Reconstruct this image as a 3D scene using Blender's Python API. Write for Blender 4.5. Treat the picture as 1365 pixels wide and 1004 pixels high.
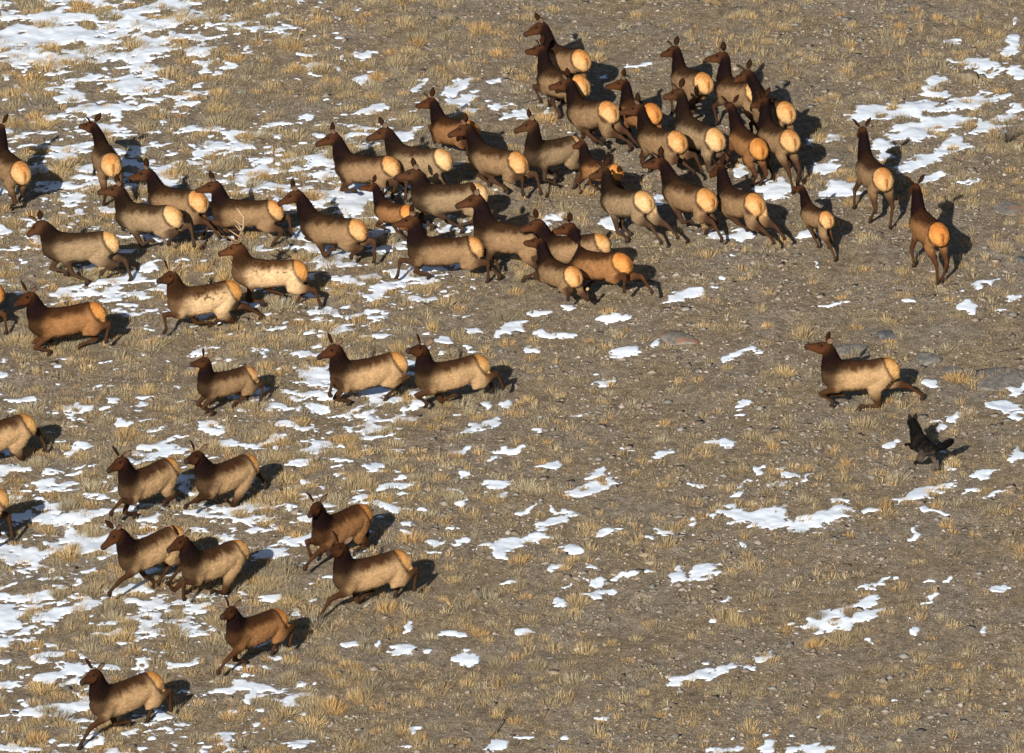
import bpy, math, random
import numpy as np
from mathutils import Matrix, Vector

# ------------------------------------------------------------------ clear
for o in list(bpy.data.objects):
    bpy.data.objects.remove(o)
scene = bpy.context.scene
C = scene.collection
R = math.radians

# ------------------------------------------------------------------ camera (long lens from high ground)
ELEV = R(22.0)
DIST = 240.0
PXM = 68.0                       # photo pixels per metre at the middle of the frame
FPX = PXM * DIST
PW, PH = 1365.0, 1004.0
CE, SE = math.cos(ELEV), math.sin(ELEV)
FWD = np.array([0, CE, -SE]); UPV = np.array([0, SE, CE]); RGT = np.array([1.0, 0, 0])
CAM = -DIST * FWD
cd = bpy.data.cameras.new('camera')
cam = bpy.data.objects.new('camera', cd); C.objects.link(cam)
cam.location = CAM
cam.rotation_euler = (math.pi / 2 - ELEV, 0, 0)
cd.sensor_fit = 'HORIZONTAL'; cd.sensor_width = 36.0
cd.lens = 36.0 * FPX / PW
cd.clip_start = 1.0; cd.clip_end = 5000.0
scene.camera = cam

# ------------------------------------------------------------------ sky, sun, exposure
LIGHT = np.array([0.53, 1.92, -1.0]); LIGHT /= np.linalg.norm(LIGHT)
SUN_EL = math.asin(-LIGHT[2])
world = bpy.data.worlds.new('World'); scene.world = world; world.use_nodes = True
nt = world.node_tree
sky = nt.nodes.new('ShaderNodeTexSky'); sky.sky_type = 'NISHITA'; sky.sun_disc = False
sky.sun_elevation = SUN_EL
sky.sun_rotation = math.atan2(-LIGHT[0], -LIGHT[1])
bg = nt.nodes['Background']; bg.inputs['Strength'].default_value = 0.05
nt.links.new(sky.outputs[0], bg.inputs['Color'])
sl = bpy.data.lights.new('sun', 'SUN'); sl.energy = 5.0; sl.angle = R(0.5); sl.color = (1.0, 0.93, 0.83)
sun = bpy.data.objects.new('sun', sl); C.objects.link(sun)
sun.rotation_euler = Vector(LIGHT).to_track_quat('-Z', 'Y').to_euler()
sun.location = (-10, -30, 40)
vs = scene.view_settings
vs.view_transform = 'Standard'; vs.look = 'None'; vs.exposure = 0.46; vs.gamma = 1.0
vs.use_curve_mapping = False

# ------------------------------------------------------------------ numeric helpers
def ray(u, v):
    d = FWD + RGT * ((u - PW / 2) / FPX) - UPV * ((v - PH / 2) / FPX)
    return d / np.linalg.norm(d)

def on_plane(u, v, z=0.0):
    d = ray(u, v)
    return CAM + d * ((z - CAM[2]) / d[2])

def project(X):
    X = np.asarray(X, float)
    q = X - CAM
    dep = q @ FWD
    return PW / 2 + FPX * (q @ RGT) / dep, PH / 2 - FPX * (q @ UPV) / dep

def _hash(ix, iy, seed):
    h = (ix.astype(np.int64) * 374761393 + iy.astype(np.int64) * 668265263 + seed * 1442695041) & 0xffffffff
    h = ((h ^ (h >> 13)) * 1274126177) & 0xffffffff
    h = ((h ^ (h >> 16)) * 2246822519) & 0xffffffff
    return ((h ^ (h >> 15)) & 0xffffff) / float(0xffffff)

def vnoise(x, y, seed=0):
    x = np.asarray(x, float); y = np.asarray(y, float)
    ix = np.floor(x); iy = np.floor(y); fx = x - ix; fy = y - iy
    fx = fx * fx * fx * (fx * (fx * 6 - 15) + 10); fy = fy * fy * fy * (fy * (fy * 6 - 15) + 10)
    ix = ix.astype(np.int64); iy = iy.astype(np.int64)
    a = _hash(ix, iy, seed); b = _hash(ix + 1, iy, seed); c = _hash(ix, iy + 1, seed); d = _hash(ix + 1, iy + 1, seed)
    return (a * (1 - fx) + b * fx) * (1 - fy) + (c * (1 - fx) + d * fx) * fy

def fbm(x, y, seed=0, oct=4, gain=0.5):
    s = 0; a = 1.0; t = 0
    for i in range(oct):
        s = s + a * vnoise(x * 2 ** i + 17.3 * i, y * 2 ** i - 9.1 * i, seed + i); t += a; a *= gain
    return s / t

def ground_z(x, y):
    return 0.10 * (fbm(np.asarray(x) / 7.0, np.asarray(y) / 7.0, 5, 2) - 0.5) + \
           0.11 * (fbm(np.asarray(x) / 0.7, np.asarray(y) / 0.7, 11, 3, 0.55) - 0.5)

def gz(x, y):
    return float(ground_z(np.array([x]), np.array([y]))[0])

# ------------------------------------------------------------------ materials
def mat(name, rough=0.9, spec=0.2):
    m = bpy.data.materials.new(name); m.use_nodes = True
    b = m.node_tree.nodes['Principled BSDF']
    b.inputs['Roughness'].default_value = rough
    b.inputs['Specular IOR Level'].default_value = spec
    return m, m.node_tree, b

def node(nt, typ, **kw):
    n = nt.nodes.new(typ)
    for k, v in kw.items():
        if hasattr(n, k): setattr(n, k, v)
        else: n.inputs[k].default_value = v
    return n

def ramp(nt, fac, stops):
    r = nt.nodes.new('ShaderNodeValToRGB')
    el = r.color_ramp.elements
    while len(el) < len(stops): el.new(0.5)
    for e, (p, c) in zip(el, stops):
        e.position = p; e.color = (*c, 1)
    nt.links.new(fac, r.inputs[0])
    return r.outputs[0]

def mixc(nt, fac, a, b, mode='MIX'):
    m = nt.nodes.new('ShaderNodeMix'); m.data_type = 'RGBA'; m.blend_type = mode
    for sock, val in ((m.inputs[0], fac), (m.inputs[6], a), (m.inputs[7], b)):
        if hasattr(val, 'is_output'): nt.links.new(val, sock)
        elif isinstance(val, (int, float)): sock.default_value = val
        else: sock.default_value = (*val, 1)
    return m.outputs[2]

def noise_tex(nt, scale, detail=4, rough=0.6, vec=None):
    n = nt.nodes.new('ShaderNodeTexNoise'); n.inputs['Scale'].default_value = scale
    n.inputs['Detail'].default_value = detail; n.inputs['Roughness'].default_value = rough
    if vec is not None: nt.links.new(vec, n.inputs['Vector'])
    return n.outputs['Fac']

def ground_material():
    m, nt, b = mat('soil', 0.95, 0.1)
    tc = nt.nodes.new('ShaderNodeTexCoord').outputs['Object']
    n1 = noise_tex(nt, 0.55, 5, 0.6, tc)
    n2 = noise_tex(nt, 4.6, 7, 0.76, tc)
    n3 = noise_tex(nt, 26.0, 4, 0.7, tc)
    base = ramp(nt, n2, [(0.28, (0.11, 0.088, 0.066)), (0.44, (0.22, 0.182, 0.140)), (0.58, (0.335, 0.285, 0.225)), (0.74, (0.46, 0.40, 0.325))])
    warm = ramp(nt, n2, [(0.28, (0.105, 0.080, 0.052)), (0.5,(0.265,0.205,0.135)), (0.72, (0.43, 0.345, 0.235))])
    f = ramp(nt, n1, [(0.36, (0, 0, 0)), (0.56, (1, 1, 1))])
    c = mixc(nt, f, base, warm)
    spk = ramp(nt, n3, [(0.36, (0.42, 0.40, 0.37)), (0.48, (0.95, 0.95, 0.95)), (0.66, (1.4, 1.4, 1.4))])
    c = mixc(nt, 1.0, c, spk, 'MULTIPLY')
    nt.links.new(c, b.inputs['Base Color'])
    bp = nt.nodes.new('ShaderNodeBump'); bp.inputs['Strength'].default_value = 1.0; bp.inputs['Distance'].default_value = 0.07
    hn = noise_tex(nt, 16.0, 6, 0.75, tc)
    nt.links.new(hn, bp.inputs['Height']); nt.links.new(bp.outputs[0], b.inputs['Normal'])
    return m

def snow_material():
    m, nt, b = mat('snow', 0.7, 0.25)
    tc = nt.nodes.new('ShaderNodeTexCoord').outputs['Object']
    n = noise_tex(nt, 3.0, 5, 0.6, tc)
    c = ramp(nt, n, [(0.3, (0.64, 0.71, 0.80)), (0.65, (0.74, 0.80, 0.88))])
    nt.links.new(c, b.inputs['Base Color'])
    bp = nt.nodes.new('ShaderNodeBump'); bp.inputs['Strength'].default_value = 0.35; bp.inputs['Distance'].default_value = 0.03
    nt.links.new(noise_tex(nt, 9.0, 5, 0.6, tc), bp.inputs['Height']); nt.links.new(bp.outputs[0], b.inputs['Normal'])
    return m

def attr_material(name, rough=0.9, spec=0.1, nscale=None, lo=0.75, hi=1.25, bump=0.0, stretch=None, sheen=0.0):
    m, nt, b = mat(name, rough, spec)
    a = nt.nodes.new('ShaderNodeAttribute'); a.attribute_name = 'tint'
    c = a.outputs['Color']
    if nscale:
        tc = nt.nodes.new('ShaderNodeTexCoord').outputs['Object']
        if stretch:
            mp = nt.nodes.new('ShaderNodeMapping'); mp.inputs['Scale'].default_value = stretch
            nt.links.new(tc, mp.inputs['Vector']); tc = mp.outputs[0]
        n = noise_tex(nt, nscale, 5, 0.7, tc)
        v = ramp(nt, n, [(0.3, (lo,) * 3), (0.7, (hi,) * 3)])
        c = mixc(nt, 1.0, c, v, 'MULTIPLY')
        if bump:
            bp = nt.nodes.new('ShaderNodeBump'); bp.inputs['Strength'].default_value = bump; bp.inputs['Distance'].default_value = 0.02
            nt.links.new(n, bp.inputs['Height']); nt.links.new(bp.outputs[0], b.inputs['Normal'])
    nt.links.new(c, b.inputs['Base Color'])
    if sheen:
        b.inputs['Sheen Weight'].default_value = sheen; b.inputs['Sheen Roughness'].default_value = 0.6
    return m

def rock_material(name, c0, c1, lichen=None):
    m, nt, b = mat(name, 0.9, 0.2)
    tc = nt.nodes.new('ShaderNodeTexCoord').outputs['Object']
    n = noise_tex(nt, 9.0, 6, 0.7, tc)
    c = ramp(nt, n, [(0.35, c0), (0.65, c1)])
    if lichen:
        f = ramp(nt, noise_tex(nt, 3.5, 4, 0.6, tc), [(0.50, (0, 0, 0)), (0.64, (0.85, 0.85, 0.85))])
        c = mixc(nt, f, c, lichen)
    nt.links.new(c, b.inputs['Base Color'])
    bp = nt.nodes.new('ShaderNodeBump'); bp.inputs['Strength'].default_value = 0.8; bp.inputs['Distance'].default_value = 0.03
    nt.links.new(noise_tex(nt, 22.0, 5, 0.7, tc), bp.inputs['Height']); nt.links.new(bp.outputs[0], b.inputs['Normal'])
    return m

M = {}
M['soil'] = ground_material()
M['snow'] = snow_material()
M['grass'] = attr_material('dry_grass', 0.8, 0.15)
M['gravel'] = attr_material('gravel', 0.95, 0.1)
M['fur'] = attr_material('elk_fur', 0.9, 0.05)
M['coat'] = attr_material('elk_coat', 0.9, 0.06, 24.0, 0.74, 1.22, 0.35, (0.55, 1, 1), 0.0)
M['wolf'] = attr_material('wolf_coat', 0.85, 0.08, 26.0, 0.6, 1.5, 0.6, (0.6, 1, 1), 0.0)
M['antler'] = attr_material('antler_bone', 0.6, 0.3, 14.0, 0.8, 1.15)
M['rock'] = rock_material('grey_rock', (0.085, 0.08, 0.072), (0.235, 0.22, 0.195))
M['rock_dark'] = rock_material('dark_rock', (0.045, 0.045, 0.05), (0.15, 0.15, 0.15))
M['rock_lichen'] = rock_material('lichen_rock', (0.10, 0.095, 0.085), (0.24, 0.225, 0.195), (0.28, 0.14, 0.08))
M['rock_brown'] = rock_material('brown_rock', (0.10, 0.08, 0.055), (0.27, 0.22, 0.15))
M['rock_tan'] = rock_material('tan_rock', (0.26, 0.20, 0.13), (0.40, 0.33, 0.23))
M['wood'] = rock_material('dead_wood', (0.07, 0.055, 0.04), (0.20, 0.165, 0.125))

# ------------------------------------------------------------------ mesh helpers
def mesh_np(name, verts, faces, nv, material, colors=None, smooth=False):
    """faces: int array (n, nv)"""
    me = bpy.data.meshes.new(name)
    verts = np.ascontiguousarray(verts, np.float32); faces = np.ascontiguousarray(faces, np.int32)
    me.vertices.add(len(verts)); me.vertices.foreach_set('co', verts.ravel())
    n = len(faces)
    me.loops.add(n * nv); me.loops.foreach_set('vertex_index', faces.ravel())
    me.polygons.add(n)
    me.polygons.foreach_set('loop_start', np.arange(0, n * nv, nv, dtype=np.int32))
    me.polygons.foreach_set('loop_total', np.full(n, nv, np.int32))
    if smooth: me.polygons.foreach_set('use_smooth', np.ones(n, bool))
    me.update(calc_edges=True)
    if colors is not None: set_tint(me, colors)
    me.materials.append(material)
    return me

def set_tint(me, col):
    a = me.color_attributes.new('tint', 'FLOAT_COLOR', 'POINT')
    c = np.ones((len(me.vertices), 4), np.float32); c[:, :3] = col
    a.data.foreach_set('color', c.ravel())

def add(name, me, parent=None, label=None, cat=None, group=None, kind=None, loc=None, rz=0):
    o = bpy.data.objects.new(name, me); C.objects.link(o)
    if parent: o.parent = parent
    if loc is not None: o.location = loc
    if rz: o.rotation_euler = (0, 0, rz)
    if label: o['label'] = label
    if cat: o['category'] = cat
    if group: o['group'] = group
    if kind: o['kind'] = kind
    return o

# ------------------------------------------------------------------ ground sheet
def axis(lo, hi, step, far):
    a = list(np.arange(lo, hi + step / 2, step)); s = step
    b = []; x = hi
    while x < far:
        s *= 1.25; x += s; b.append(x)
    s = step; c = []; x = lo
    while x > -far:
        s *= 1.25; x -= s; c.append(x)
    return np.array(c[::-1] + a + b)

gx = axis(-13.5, 13.5, 0.10, 900.0); gy = axis(-23.5, 25.5, 0.13, 1200.0)
GX, GY = np.meshgrid(gx, gy)
GZ = ground_z(GX, GY)
nx_, ny_ = len(gx), len(gy)
ii = np.arange(nx_ * ny_).reshape(ny_, nx_)
gf = np.stack([ii[:-1, :-1], ii[:-1, 1:], ii[1:, 1:], ii[1:, :-1]], -1).reshape(-1, 4)
add('ground', mesh_np('ground', np.stack([GX, GY, GZ], -1).reshape(-1, 3), gf, 4, M['soil'], smooth=True), kind='structure')

# ------------------------------------------------------------------ snow
COVY = [0, 25, 75, 100, 125, 150, 175, 200, 225, 250, 275, 300, 340, 375, 400, 430, 460, 500, 540, 580, 620, 660, 700, 740, 780, 820, 860, 900, 940, 980, 1004]
COV = [
 [.62,.65,.65,.6,.6,.35,.25,.03,0,0,0], [.6,.65,.65,.6,.6,.4,.22,.03,0,0,0], [.6,.7,.5,.5,.5,.15,.05,.03,0,0,0],
 [.35,.35,.45,.35,.1,.03,.05,.03,0,0,0], [.2,.15,.35,.3,.2,.05,.05,.03,0,0,0], [.25,.05,.25,.15,.05,.03,.05,.08,.1,0,0],
 [.3,.35,.2,.25,.3,.35,.3,.25,.12,.03,0], [.35,.3,.4,.4,.35,.35,.35,.3,.15,.03,0], [.3,.35,.5,.45,.4,.35,.4,.35,.2,.03,0],
 [.3,.4,.5,.4,.3,.45,.5,.5,.3,.08,.03], [.3,.4,.45,.3,.2,.3,.4,.45,.3,.1,.03], [.3,.3,.35,.25,.1,.1,.2,.35,.3,.12,.03],
 [.45,.3,.2,.3,.1,.1,.35,.4,.3,.15,.03], [.15,.15,.3,.35,.1,.15,.4,.45,.35,.22,.0], [.05,.08,.2,.25,.08,.1,.3,.35,.3,.12,.0],
 [.05,.05,.15,.08,.1,.15,.2,.35,.15,.05,.0], [.05,.03,.05,.05,.12,.15,.15,.25,.08,.0,.0], [.2,.1,.05,.03,.15,.2,.35,.35,.2,.03,0],
 [.15,.1,.08,.05,.1,.3,.35,.35,.25,.03,0], [.15,.2,.05,.15,.15,.15,.2,.3,.12,.02,0], [.4,.25,.1,.25,.3,.15,.2,.25,.06,.0,0],
 [.4,.3,.2,.2,.3,.4,.35,.15,.04,0,0], [.4,.4,.4,.4,.3,.3,.2,.06,.02,0,0], [.45,.45,.4,.3,.25,.1,.2,.06,.04,0,0],
 [.55,.45,.2,.35,.15,.1,.1,.02,0,0,0], [.6,.45,.2,.35,.2,.1,.12,.0,0,0,0], [.45,.3,.1,.15,.15,.1,.02,0,0,0,0],
 [.45,.25,.2,.15,.05,.1,.1,0,0,0,0], [.35,.3,.3,.2,.05,.15,.15,0,0,0,0], [.15,.25,.25,.25,.15,.2,.1,0,0,0,0], [.2,.25,.25,.25,.15,.2,.1,0,0,0,0]]
COV = np.array(COV)
# single drifts: centre x, y, half length, half height, slope (photo pixels; turned into ground metres below)
DRIFT = """475 15 7 2 0;478 72 21 5 -.1;487 107 20 7 -.3;430 93 18 6 .1;597 79 4 2 0;558 112 11 6 -.5;610 115 16 8 -.4;615 133 18 6 -.25;615 148 15 6 -.2;667 140 18 5 -.1;657 109 8 2 -.1;702 150 28 5 -.28;760 172 8 3 0;848 88 14 3 -.15;805 102 5 3 0;540 180 16 5 -.3;505 170 12 10 -.6;502 143 22 4 -.3;483 198 18 6 0;665 250 8 4 0;742 287 17 6 -.2;815 295 18 9 .1;880 265 5 8 0
1352 29 5 3 0;1270 57 10 3 -.1;1353 52 9 7 0;1347 68 12 7 -.4;1300 87 30 7 .05;1355 98 10 8 0;1322 97 14 6 0;1243 110 14 7 .1;1243 125 24 7 .1;1157 152 28 9 -.15;1217 147 36 10 -.2;1293 137 42 8 -.15;1243 167 55 9 -.1;1323 167 34 9 -.2;1353 147 14 7 -.2;1217 182 30 6 0;1270 193 16 9 -.3;1243 210 45 7 -.35;1213 223 22 8 -.3;1243 238 14 4 -.3;1285 245 11 2 -.3;1296 246 9 2 -.4;1177 197 14 6 0;1177 210 8 5 0;1113 188 14 6 0;1100 227 14 8 0;1123 253 26 10 -.15;1037 255 26 10 0;987 230 10 8 0;952 313 17 6 0;988 313 15 7 0;1075 316 14 4 0;1080 192 6 6 0
918 392 27 5 -.3;817 422 17 5 -.15;683 437 20 6 -.35;630 440 8 3 0;718 417 14 4 -.2;758 410 10 4 0;725 443 14 4 0;755 444 11 3 0;710 465 10 5 .1;587 452 11 4 0;623 462 9 4 .1;590 473 8 3 0;837 467 20 6 -.25;873 455 6 4 -.6;803 509 15 5 -.15;795 497 5 2 0;648 535 8 9 -.3;672 539 6 3 0;640 567 22 7 -.35;723 562 7 4 0;718 573 6 3 0;612 600 10 4 -.1;678 600 20 4 -.1;658 610 10 2 -.3;732 621 17 5 -.1;617 633 7 4 -.6;662 645 20 6 -.2;785 654 30 8 -.3;792 632 14 4 -.3;808 640 5 5 0;838 598 8 2 0;885 602 14 3 -.2;605 657 12 4 0;665 663 9 5 -.4;775 552 12 2 -.2;527 647 26 5 -.2
986 344 7 2 0;963 372 5 2 0;1110 407 15 2 -.15;1213 402 8 3 0;1305 382 25 3 -.4;1290 409 12 6 0;1350 395 10 4 -.2;1330 413 8 2 0;988 470 28 4 -.32;1088 352 5 4 0;1237 510 10 5 0;1355 517 12 9 .1;1333 540 22 8 .2;1357 555 9 4 0;1273 557 25 4 -.25;1252 570 9 4 -.5;1188 590 16 4 -.3;1258 602 7 4 0;990 537 10 6 -.2;992 551 8 3 -.2;965 591 14 5 .15;1048 630 12 4 .1;1013 625 10 3 -.5;1037 645 15 4 -.1;1073 640 10 3 -.6;985 658 9 5 -.4;930 648 10 3 0;1002 643 8 2 0;1123 666 12 2 0;1355 608 10 10 -.5;1313 630 18 5 -.35;1272 623 9 4 0;1230 658 35 7 -.3;1263 647 7 5 0;1298 655 16 3 0;1327 657 13 3 -.3
522 677 22 6 .2;567 682 10 5 0;615 672 7 4 -.5;702 679 13 3 -.3;737 694 24 6 -.4;738 682 5 5 0;688 724 42 6 -.18;667 737 12 8 .3;763 732 13 7 -.1;813 710 15 3 -.25;888 709 15 5 .15;863 720 7 2 0;742 759 9 3 -.2;788 757 9 3 0;797 777 10 7 0;828 769 15 5 -.3;798 792 20 4 -.15;758 781 8 2 -.3;778 771 8 2 0;903 769 12 9 -.2;868 762 8 2 0;680 777 7 2 0;743 804 8 5 0;540 832 6 7 0;602 843 16 5 -.1;697 841 13 5 -.1;467 858 10 5 0;504 855 7 4 -.4;538 864 17 6 -.15;567 867 7 3 0;622 874 15 7 0;773 865 8 3 0;558 972 14 3 -.25;663 992 14 8 -.3;698 982 11 2 .1;807 957 15 3 -.05;755 983 6 3 0;543 996 6 2 0;902 906 12 5 -.3;580 724 12 5 -.3;612 722 10 4 -.2;577 736 11 3 0;545 713 10 3 0;598 704 8 3 -.3;543 699 8 3 0
1007 689 42 14 .1;1097 691 44 10 -.3;933 693 18 4 -.25;922 713 5 2 0;1095 711 8 2 0;990 727 6 3 0;1157 682 10 3 -.3;1247 683 18 4 .2;1218 712 5 7 -.5;933 766 24 8 -.3;968 798 6 2 -.3;973 819 29 2 -.3;1173 776 24 3 -.35;1097 822 32 7 -.25;1107 832 36 6 -.1;1157 802 16 6 -.3;1153 821 24 7 -.4;1240 776 10 2 -.2;1263 772 5 2 0;1238 799 10 3 -.6;1335 783 15 4 0;1218 839 9 5 .3;1316 839 5 5 0;1020 874 13 6 -.2;925 899 17 5 -.3;962 892 20 5 -.4;993 891 10 3 0;945 881 9 2 0;1160 851 8 2 0;1210 822 4 2 0;1190 932 6 2 0;1093 955 6 2 -.3;1018 981 5 2 0;1055 978 6 2 0;973 998 24 4 -.2;1022 995 12 5 -.3;1080 999 28 7 0;973 985 4 1 0"""
DRIFT = [tuple(float(v) for v in p.split()) for line in DRIFT.split('\n') for p in line.split(';')]

def coverage(u, v):
    uu = np.clip(u / 65.0, 0, 9.999); j = uu.astype(int); fu = uu - j
    vv = np.interp(v, COVY, np.arange(len(COVY))); i = np.clip(vv.astype(int), 0, len(COVY) - 2); fv = vv - i
    c = (COV[i, j] * (1 - fu) + COV[i, j + 1] * fu) * (1 - fv) + (COV[i + 1, j] * (1 - fu) + COV[i + 1, j + 1] * fu) * fv
    c = np.where(u > 650, 0.0, c)
    out = (u < -20) | (v < -20) | (v > PH + 20) | (u > PW + 20)
    return np.where(out & (u > 450), 0.05, c)

def snow_field(x, y):
    """>0 where snow lies"""
    P = np.stack([x, y, np.zeros_like(x)], -1)
    u, v = project(P)
    ca, sa = math.cos(R(24)), math.sin(R(24))
    xr = (x * ca + y * sa) / 1.55; yr = -x * sa + y * ca
    n = fbm(xr / 0.46, yr / 0.46, 31, 5, 0.68)
    smp = np.sort(n.ravel()[::7]); rank = np.searchsorted(smp, n) / len(smp)
    cov = coverage(u, v); cov = cov * (1.40 - 0.48 * cov)
    F = np.where(cov > 0.012, (rank - (1 - cov)) * 2.2, -1.0)
    m = fbm(xr / 0.19, yr / 0.19, 37, 3, 0.6); smp = np.sort(m.ravel()[::7]); rank = np.searchsorted(smp, m) / len(smp)
    F = np.where(cov > 0.02, np.maximum(F, (rank - (1 - 0.26 * cov)) * 1.3), F)          # flecks between the patches
    # drifts
    wu = (fbm(x / 0.26, y / 0.26, 51, 4, 0.6) - 0.5) * 26; wv = (fbm(x / 0.26, y / 0.26, 61, 4, 0.6) - 0.5) * 13
    U = u + wu; V = v + wv
    edge = (fbm(xr / 0.17, yr / 0.17, 71, 4, 0.72) - 0.5) * 2.6
    for (cx, cy, a, b, s) in DRIFT:
        k = (np.abs(u - cx) < a + 22) & (np.abs(v - cy) < b + abs(s) * a + 14)
        if not k.any(): continue
        du = U[k] - cx; dv = V[k] - cy - s * du
        f = (1.0 - (du / (a * 1.12)) ** 2 - (dv / (b * 1.15)) ** 2 + edge[k]) * 0.35
        F[k] = np.maximum(F[k], f)
    return F

SX = np.arange(-12.5, 12.5, 0.029); SY = np.arange(-22.5, 24.0, 0.054)
XX, YY = np.meshgrid(SX, SY)
SF = snow_field(XX, YY)

# ------------------------------------------------------------------ where the larger grass clumps stand (they melt the snow around them)
rng = np.random.default_rng(7)
NT = 8600
tx = rng.uniform(-12.5, 12.5, NT); ty = rng.uniform(-22.5, 24, NT)
tu, tv = project(np.stack([tx, ty, 0 * tx], -1))
dens = np.interp(tu, [0, 350, 600, 800, 1365], [1.25, 1.15, 0.7, 0.28, 0.30]) * (0.25 + 1.1 * np.clip((fbm(tx / 1.6, ty / 1.6, 81, 3) - 0.36) / 0.26, 0, 1))
dens = np.where((tu > 1080) & (tv < 330) & (tv > 60), dens * 2.0, dens)
dens = dens * (1 + 0.9 * np.clip(coverage(tu, tv) - 0.3, 0, 1))
keep = rng.uniform(0, 1, NT) < dens
tx, ty, tu, tv = tx[keep], ty[keep], tu[keep], tv[keep]
NT = len(tx)
left = np.interp(tu, [0, 450, 800, 1365], [1, 0.85, 0.35, 0.45])
tr = rng.uniform(0.09, 0.17, NT) * (0.75 + 0.55 * left)             # clump radius
th = rng.uniform(0.09, 0.17, NT) * (0.8 + 0.35 * rng.uniform(0, 1, NT))
big = rng.uniform(0, 1, NT) < 0.12
tr = np.where(big, tr * 1.35, tr); th = np.where(big, th * 1.4, th)
for x, y, r in zip(tx, ty, tr):
    rr = r * 1.05
    i0, i1 = np.searchsorted(SX, [x - rr, x + rr]); j0, j1 = np.searchsorted(SY, [y - rr, y + rr])
    if i1 <= i0 or j1 <= j0: continue
    d = np.hypot(XX[j0:j1, i0:i1] - x, YY[j0:j1, i0:i1] - y) / rr
    SF[j0:j1, i0:i1] -= np.clip(1.1 - d, 0, 1) * (0.75 if r > 0.16 else 0.42)

sh = np.clip(SF * 0.22, -0.03, 0.05)
sh = np.where(SF > 0, 0.007 + 0.016 * (1 - np.exp(-SF * 5.0)), SF * 0.30)
SZ = ground_z(XX, YY) + sh + np.where(SF > 0, 0.012 * (fbm(XX / 0.18, YY / 0.18, 91, 2) - 0.5), 0)
cell = np.maximum(np.maximum(SF[:-1, :-1], SF[:-1, 1:]), np.maximum(SF[1:, :-1], SF[1:, 1:])) > 0
idx = np.arange(XX.size).reshape(XX.shape)
sf_ = np.stack([idx[:-1, :-1], idx[:-1, 1:], idx[1:, 1:], idx[1:, :-1]], -1)[cell]
used, inv = np.unique(sf_.ravel(), return_inverse=True)
sv = np.stack([XX.ravel(), YY.ravel(), SZ.ravel()], -1)[used]
o = add('snow', mesh_np('snow', sv, inv.reshape(-1, 4), 4, M['snow'], smooth=True), kind='stuff',
        label='broken white patches of thin snow lying between the grass clumps', cat='snow')
print('snow quads', len(sf_))

def snow_at(x, y):
    i = np.clip(((x + 12.5) / 0.029).astype(int), 0, len(SX) - 1); j = np.clip(((y + 22.5) / 0.054).astype(int), 0, len(SY) - 1)
    return SF[j, i]

# ------------------------------------------------------------------ grass
GOLD = np.array([[0.47, 0.34, 0.17], [0.42, 0.315, 0.175], [0.36, 0.285, 0.17], [0.30, 0.245, 0.15], [0.46, 0.30, 0.13], [0.38, 0.32, 0.21], [0.34, 0.26, 0.15], [0.25, 0.215, 0.15]])

def blades(bx, by, bz, ln, wd, lean, az, col):
    """one thin triangle per blade: arrays -> verts, faces, colours"""
    n = len(bx)
    dx, dy = np.cos(az) * np.sin(lean), np.sin(az) * np.sin(lean)
    fa = rng.uniform(0, math.pi, n)
    sx, sy = np.cos(fa) * wd / 2, np.sin(fa) * wd / 2
    a = np.stack([bx - sx, by - sy, bz], -1); b = np.stack([bx + sx, by + sy, bz], -1)
    t = np.stack([bx + dx * ln, by + dy * ln, bz + np.cos(lean) * ln], -1)
    v = np.stack([a, b, t], 1).reshape(-1, 3)
    f = np.arange(3 * n).reshape(-1, 3)
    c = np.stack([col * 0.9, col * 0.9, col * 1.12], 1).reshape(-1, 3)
    return v, f, c

def clump_arrays(cx, cy, cz, r, h, nb, col):
    """arrays over clumps -> blades (nb per clump)"""
    n = len(cx); k = n * nb
    rr = np.sqrt(rng.uniform(0, 1, k)) * np.repeat(r, nb); aa = rng.uniform(0, 2 * math.pi, k)
    ox, oy = rr * np.cos(aa), rr * np.sin(aa)
    R_ = np.repeat(r, nb)
    ln = np.repeat(h, nb) * rng.uniform(0.55, 1.15, k) * (1.1 - 0.45 * (rr / R_) ** 2)
    lean = np.clip(rr / R_ * 0.85 + rng.normal(0, 0.22, k), 0, 1.4)
    cc = np.repeat(col, nb, 0) * rng.uniform(0.7, 1.25, k)[:, None]
    return blades(np.repeat(cx, nb) + ox, np.repeat(cy, nb) + oy, np.repeat(cz, nb) - 0.01, ln, rng.uniform(0.007, 0.014, k), lean, aa + rng.normal(0, 0.5, k), cc)

tcol = GOLD[rng.integers(0, len(GOLD), NT)] * rng.uniform(0.8, 1.12, NT)[:, None]
tz = ground_z(tx, ty)
inview = (tu > 8) & (tu < PW - 8) & (tv > 8) & (tv < PH - 4)
order = np.argsort(-(tr * th) * inview)
single = order[:260]
rest = np.ones(NT, bool); rest[single] = False
V, F, Cc = clump_arrays(tx[rest], ty[rest], tz[rest], tr[rest], th[rest], 95, tcol[rest])
# short grass and litter in between
NS = 98000
sx_, sy_ = rng.uniform(-12.5, 12.5, NS), rng.uniform(-22.5, 24, NS)
pt = fbm(sx_ / 1.1, sy_ / 1.1, 101, 3)
kk = (rng.uniform(0, 1, NS) < np.clip((pt - 0.38) / 0.2, 0.14, 1.0)) & (snow_at(sx_, sy_) < 0.02)
sx_, sy_, pt = sx_[kk], sy_[kk], pt[kk]; NS = len(sx_)
scol = GOLD[rng.integers(0, len(GOLD), NS)] * rng.uniform(0.7, 1.1, NS)[:, None]
V2, F2, C2 = clump_arrays(sx_, sy_, ground_z(sx_, sy_), rng.uniform(0.03, 0.08, NS), rng.uniform(0.03, 0.09, NS), 6, scol)
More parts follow.
